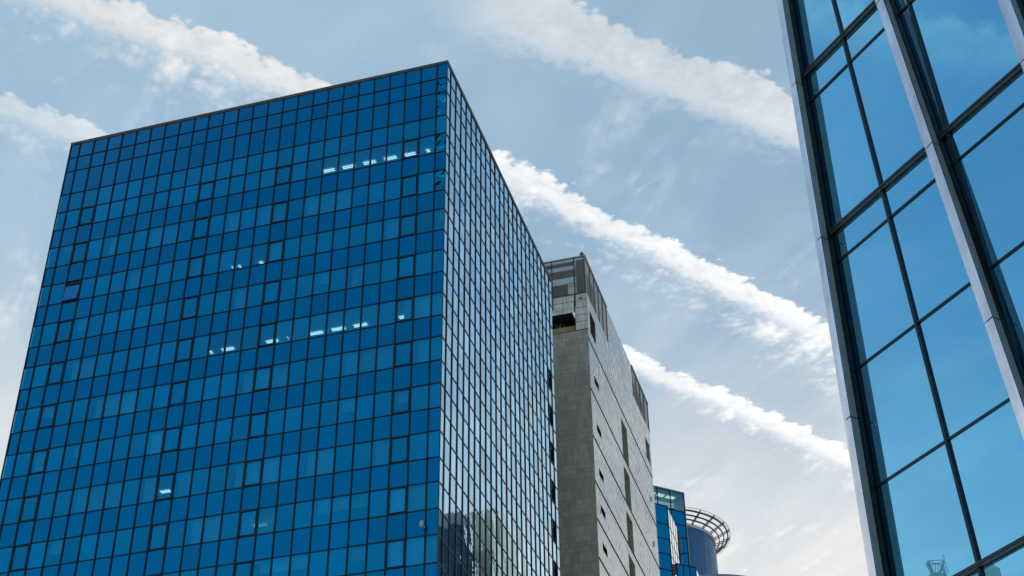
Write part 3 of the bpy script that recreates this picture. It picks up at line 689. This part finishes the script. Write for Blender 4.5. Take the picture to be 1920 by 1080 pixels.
# ================================================================== C: near glass building on the right
bC = rad(-28.594789843); azm = rad(17.68221465); tC = V((sin(bC), cos(bC), 0)); nC = V((-cos(bC), sin(bC), 0))
M0 = V((sin(azm), cos(azm), 0)) * 20
def onC(x, y, p=0.0):                       # point of a sight line on the facade plane moved out by p -> (t, z)
    d = ray(x, y); s = (M0 + nC * p - V((EYE.x, EYE.y, 0))).dot(nC) / V((d.x, d.y, 0)).dot(nC)
    q = EYE + d * s; return (q - M0).dot(tC), q.z
FC = Frame(M0, tC, nC)
class Lean:                                  # a straight edge in a plane parallel to the facade
    def __init__(s, a, b, p=0.0, vert=False):
        (t0, z0), (t1, z1) = onC(*a, p), onC(*b, p); s.p = p
        if vert: s.k = 0; s.t0 = (t0 + t1) / 2; s.z0 = z0
        else: s.k = (t1 - t0) / (z1 - z0); s.t0, s.z0 = t0, z0
    def t(s, z): return s.t0 + s.k * (z - s.z0)
    def pt(s, z, dp=0.0, dt=0.0): return FC.at(s.t(z) + dt, s.p + dp, z)
near = thing('near_glass_building', 'close leaning glass facade with silver fins and large sky blue panes', 'building', (M0.x, M0.y, 0))
ZLO, ZHI = 0.0, 46.0
mid = Lean((1562.5, 0), (1837.5, 1067.5)); mid2 = Lean((1702, 0), (1770, 222))
P_F, P_S, P_K = .240, .263, .115
def fin(Fa, Fb, Sa, Sb, vert=False):
    Fl, Sl = Lean(Fa, Fb, P_F, vert), Lean(Sa, Sb, P_S, vert)
    return dict(F=Fl, S=Sl)
c1 = fin((1453.8, 0), (1631, 1080), (1466, 0), (1643.8, 1080), True)
c2 = fin((1640, 0), (1920, 802), (1656, 0), (1842, 540))
c3 = fin((1870, 0), (1905, 133), (1894, 0), (1925, 125))
# keep the third fin parallel to the second
for k in c3: c3[k].k = c2['S'].k * .6
c2['F'].k = c2['S'].k
for c in (c1, c2, c3):
    for nm, pp in (('K', P_K), ('G', 0.0)):
        q = Lean((1500, 0), (1600, 500), pp); q.k, q.t0, q.z0 = c['S'].k, c['S'].t0, c['S'].z0; c[nm] = q
joints = [onC(1487.5, 130, .5)[1], onC(1533.8, 422, .5)[1], onC(1591, 759, .5)[1]]
st = joints[0] - joints[1]
jz = [joints[0] + st * 6, joints[0] + st * 5, joints[0] + st * 4, joints[0] + st * 3, joints[0] + st * 2, joints[0] + st] + joints + [joints[2] - st, .02]
class Shift:
    def __init__(s, L, d): s.p, s.k, s.t0, s.z0 = L.p, L.k, L.t0 + d, L.z0
    t = Lean.t; pt = Lean.pt
more_fins = [{k: Shift(L, -2.6 * j) for k, L in c3.items()} for j in range(1, 6)]
for ci, c in enumerate([c1, c2, c3] + more_fins):
    off = 0
    if ci == 1: off = onC(1742.5, 242, .5)[1] - min(joints, key=lambda q: abs(q - onC(1742.5, 242, .5)[1]))
    for z1, z0 in zip(jz, jz[1:]):
        z1 += off - .012; z0 = max(z0 + off + .012, .02)
        if z1 - z0 < .3: continue
        def prof(z):
            F, Sx = c['F'], c['S']; return [F.pt(z), Sx.pt(z), Sx.pt(z, -.03), F.pt(z, -.03)]
        b = MB(); b.loft(prof(z0), prof(z1)); b.build('fin_cladding', M['c_silver'], near)
        def side(z):
            Sx, K = c['S'], c['K']; return [Sx.pt(z, -.032, .004), K.pt(z, 0, .004), K.pt(z, 0, .05), Sx.pt(z, -.032, .05)]
        b = MB(); b.loft(side(z0), side(z1)); b.build('fin_side', M['c_grey'], near)
    b = MB()
    def core(z):
        Sx, K, G, F = c['S'], c['K'], c['G'], c['F']
        return [Sx.pt(z, -.04, .06), K.pt(z, -.004, .06), K.pt(z, -.004, .012), G.pt(z, -.03, .012), FC.at(F.t(z) - .01, -.03, z), FC.at(F.t(z) - .01, .19, z)]
    b.loft(core(ZLO), core(ZHI)); b.build('fin_core', M['c_dark'], near)
    for pp, w in ((.252, .0035), (.085, .006), (.055, .010), (.022, .006)):
        def rib(z):
            t = c['S'].t(z); return [FC.at(t - .004, pp - w, z), FC.at(t + .014, pp - w, z), FC.at(t + .014, pp + w, z), FC.at(t - .004, pp + w, z)]
        b = MB(); b.loft(rib(ZLO), rib(ZHI)); b.build('frame_rib', M['c_rib'], near)
# horizontals
thick = [19.25 + 1.6 - 1.6, 15.6, 8.755]
off = EYE.z
thickz = [19.25 + off, 15.6 + off, 8.755 + off, 22.9 + off, 26.5 + off, 33.3 + off, 2.0 + off]
thinz = [18.6 + off, 14.985 + off, 12.86 + off, 10.765 + off, 22.3 + off, 25.9 + off, 28.1 + off, 30.2 + off, 32.6 + off, 8.1 + off, 6.0 + off, 4.0 + off]
tr = Lean((1502.5, 0), (1695, 1080), 0, True).t(0)
def tspan(z): return (c1['G'].t(z) + .008, -19.0)
for z in thickz:
    b = MB(); a, e = tspan(z)
    b.box(FC, (e, a), (-.05, .082), (z - .015, z + .028)); b.build('transom', M['c_dark'], near)
    b = MB(); b.box(FC, (e, a), (.022, .056), (z - .022, z - .0152)); b.build('soffit_strip', M['c_soffit'], near)
for z in thinz:
    b = MB(); a, e = tspan(z); b.box(FC, (e, a), (-.05, .020), (z - .012, z + .010)); b.build('transom', M['c_dark'], near)
for ml in (mid, mid2):
    b = MB()
    for q in (-1, 1):
        def mu(z): return [ml.pt(z, -.05, q * .0135 - .010), ml.pt(z, .032, q * .0135 - .010), ml.pt(z, .032, q * .0135 + .010), ml.pt(z, -.05, q * .0135 + .010)]
        b.loft(mu(ZLO), mu(ZHI))
    def mu(z): return [ml.pt(z, -.05, -.008), ml.pt(z, .02, -.008), ml.pt(z, .02, .008), ml.pt(z, -.05, .008)]
    b.loft(mu(ZLO), mu(ZHI))
    b.build('mullion', M['c_dark'], near)
hz = sorted(thickz + thinz + [ZHI])
class Fix:
    def __init__(s, t0): s.c = t0
    def t(s, z): return s.c
cols = [c1['G'], mid, c2['S'], c3['S']] + [f['S'] for f in more_fins] + [Fix(-19.0)]
rg = random.Random(5)
for A, B in zip(cols, cols[1:]):
    for z0, z1 in zip(hz, hz[1:]):
        a, bq = rg.gauss(0, .0010), rg.gauss(0, .0010)
        P = []
        for i, (L, z) in enumerate(((A, z0), (B, z0), (B, z1), (A, z1))):
            sgu = -1 if i in (0, 3) else 1; sgz = -1 if i < 2 else 1
            P.append(FC.at(L.t(z), a * sgu * .7 + bq * sgz * 1.1 - .01, z))
        b = MB(); b.face(P, rg.gauss(1, .02)); b.build('window_pane', M['c_glass'], near, recalc=False)
b = MB(); b.box(FC, (-19, c1['G'].t(10) - .02), (-9, -.12), (0, ZHI + .5)); b.build('building_body', M['c_dark'], near)

# ================================================================== things seen only as reflections
def mirror(p, o, n): return p - n * 2 * (p - o).dot(n)
def virt(x, y, D, o, n):
    d = ray(x, y); return mirror(EYE + d * (D / math.hypot(d.x, d.y)), o, n)
# dark glass tower and beige tower mirrored in the blue tower's side
dv = 165
pr = virt(884, 972, dv, cA, nR); pl = virt(700, 950, dv, cA, nR)
dt = thing('dark_glass_tower', 'dark teal glass tower mirrored low in the side of the blue tower', 'office tower', (pr.x, pr.y, 0))
uu = V((pl.x - pr.x, pl.y - pr.y, 0)).normalized(); vv = V((uu.y, -uu.x, 0))
if vv.dot(V((pr.x, pr.y, 0)) - cA) > 0: vv = -vv
TD = Frame((pr.x, pr.y, 0), uu, vv); zt_ = virt(850, 966, dv, cA, nR).z
b = MB()
for i in range(10):
    for r in range(30): b.face(pane_pts(TD, i * 1.6 + .05, i * 1.6 + 1.55, zt_ - 1.6 - 2.4 * (r + 1) + .05, zt_ - 1.6 - 2.4 * r - .05, .02), random.gauss(1, .25))
b.build('glazing', M['r_glass'], dt, recalc=False)
b = MB(); b.box(TD, (0, 16), (-14, -.1), (0, zt_ - .05)); b.build('body', M['steel'], dt)
b = MB(); b.box(TD, (-.1, 16.1), (-14.1, .15), (zt_ - 1.6, zt_)); b.build('parapet', M['steel_p'], dt)
pr2 = virt(960, 1050, dv + 14, cA, nR)
bt = thing('beige_tower', 'sunlit beige rendered tower mirrored beside the dark tower in the blue glass', 'tower', (pr2.x, pr2.y, 0))
TB = Frame((pr2.x, pr2.y, 0), (0, 1, 0), (-1, 0, 0)); zt2 = virt(905, 992, dv + 14, cA, nR).z
TBs = Frame((pr2.x, pr2.y, 0), (0.25, .968, 0), (-.968, .25, 0))
b = MB(); b.box(TBs, (-6, 3.2), (-3, 0), (0, zt2)); b.box(TBs, (3.2, 9.0), (-2.8, -.3), (0, zt2 - 4.5)); b.build('wall', M['r_beige'], bt)
b = MB()
for r in range(16):
    for i in range(4): b.box(TBs, (-5.4 + i * 1.6, -4.6 + i * 1.6), (-.2, .02), (zt2 - 3.2 - 3.0 * r, zt2 - 1.9 - 3.0 * r))
b.build('windows', M['teal'], bt)
# white lattice crown mirrored in the near glass
def vC(x, y, D=120): return virt(x, y, D, M0, nC)
crown = thing('lattice_mast', 'pale steel lattice crown on a mast, mirrored low in the sky blue glass', 'mast', vC(1757, 1100))
b = MB()
for a_, m_, c_ in (((1743, 1052), (1749, 1066), (1755, 1082)), ((1740, 1057), (1748, 1071), (1754, 1086)), ((1772, 1052), (1769, 1064), (1764, 1076)), ((1770, 1060), (1773, 1072), (1777, 1086))):
    b.tube([vC(*a_), vC(*m_), vC(*c_)], .11)
b.build('flared_tube', M['r_white'], crown)
b = MB()
for (p_, q_) in (((1743, 1052), (1772, 1051)), ((1748, 1056), (1769, 1060)), ((1750, 1060), (1768, 1055)), ((1753, 1075), (1767, 1075)), ((1757, 1056), (1757, 1080)), ((1762, 1056), (1761, 1080)), ((1766, 1060), (1765, 1080)), ((1752, 1051), (1752, 1056)), ((1772, 1041), (1775, 1060)), ((1775, 1060), (1781, 1075))):
    b.bar(vC(*p_, 121), vC(*q_, 121), .045)
b.build('brace', M['steel_p'], crown)
b = MB(); q = vC(1760, 1082, 120.5); b.tube([q, V((q.x, q.y, 0))], .8, 12); b.build('mast', M['r_white'], crown)
arch = thing('lattice_arch', 'pale steel lattice arch with a leaning pole, mirrored at the foot of the glass', 'roof structure', vC(1846, 1080))
b = MB()
for w in (0, 5):
    b.tube([vC(1836 + w, 1066), vC(1838 + w * .7, 1055), vC(1843 + w * .3, 1050), vC(1848 - w * .3, 1053), vC(1851 - w * .5, 1060)], .08)
for k in range(5): b.bar(vC(1837 + 2.6 * k, 1056 - (2 - abs(k - 2)) * 2), vC(1841 + 1.6 * k, 1060 - (2 - abs(k - 2)) * 2), .05)
b.build('arch_tube', M['r_white'], arch)
b = MB(); b.tube([vC(1852, 1044), vC(1858, 1056), vC(1864, 1070)], .12); b.build('pole', M['r_white'], arch)
b = MB(); q = vC(1846, 1072); b.tube([q, V((q.x, q.y, 0))], 1.2, 12); b.build('base', M['r_white'], arch)

# ------------------------------------------------------------------ render settings
S.view_settings.view_transform = 'Standard'; S.view_settings.look = 'None'; S.view_settings.exposure = 0.0; S.view_settings.gamma = 1.0
S.cycles.use_denoising = True; S.cycles.max_bounces = 8; S.cycles.transparent_max_bounces = 12; S.cycles.caustics_reflective = False; S.cycles.sample_clamp_indirect = 6
S.render.film_transparent = False
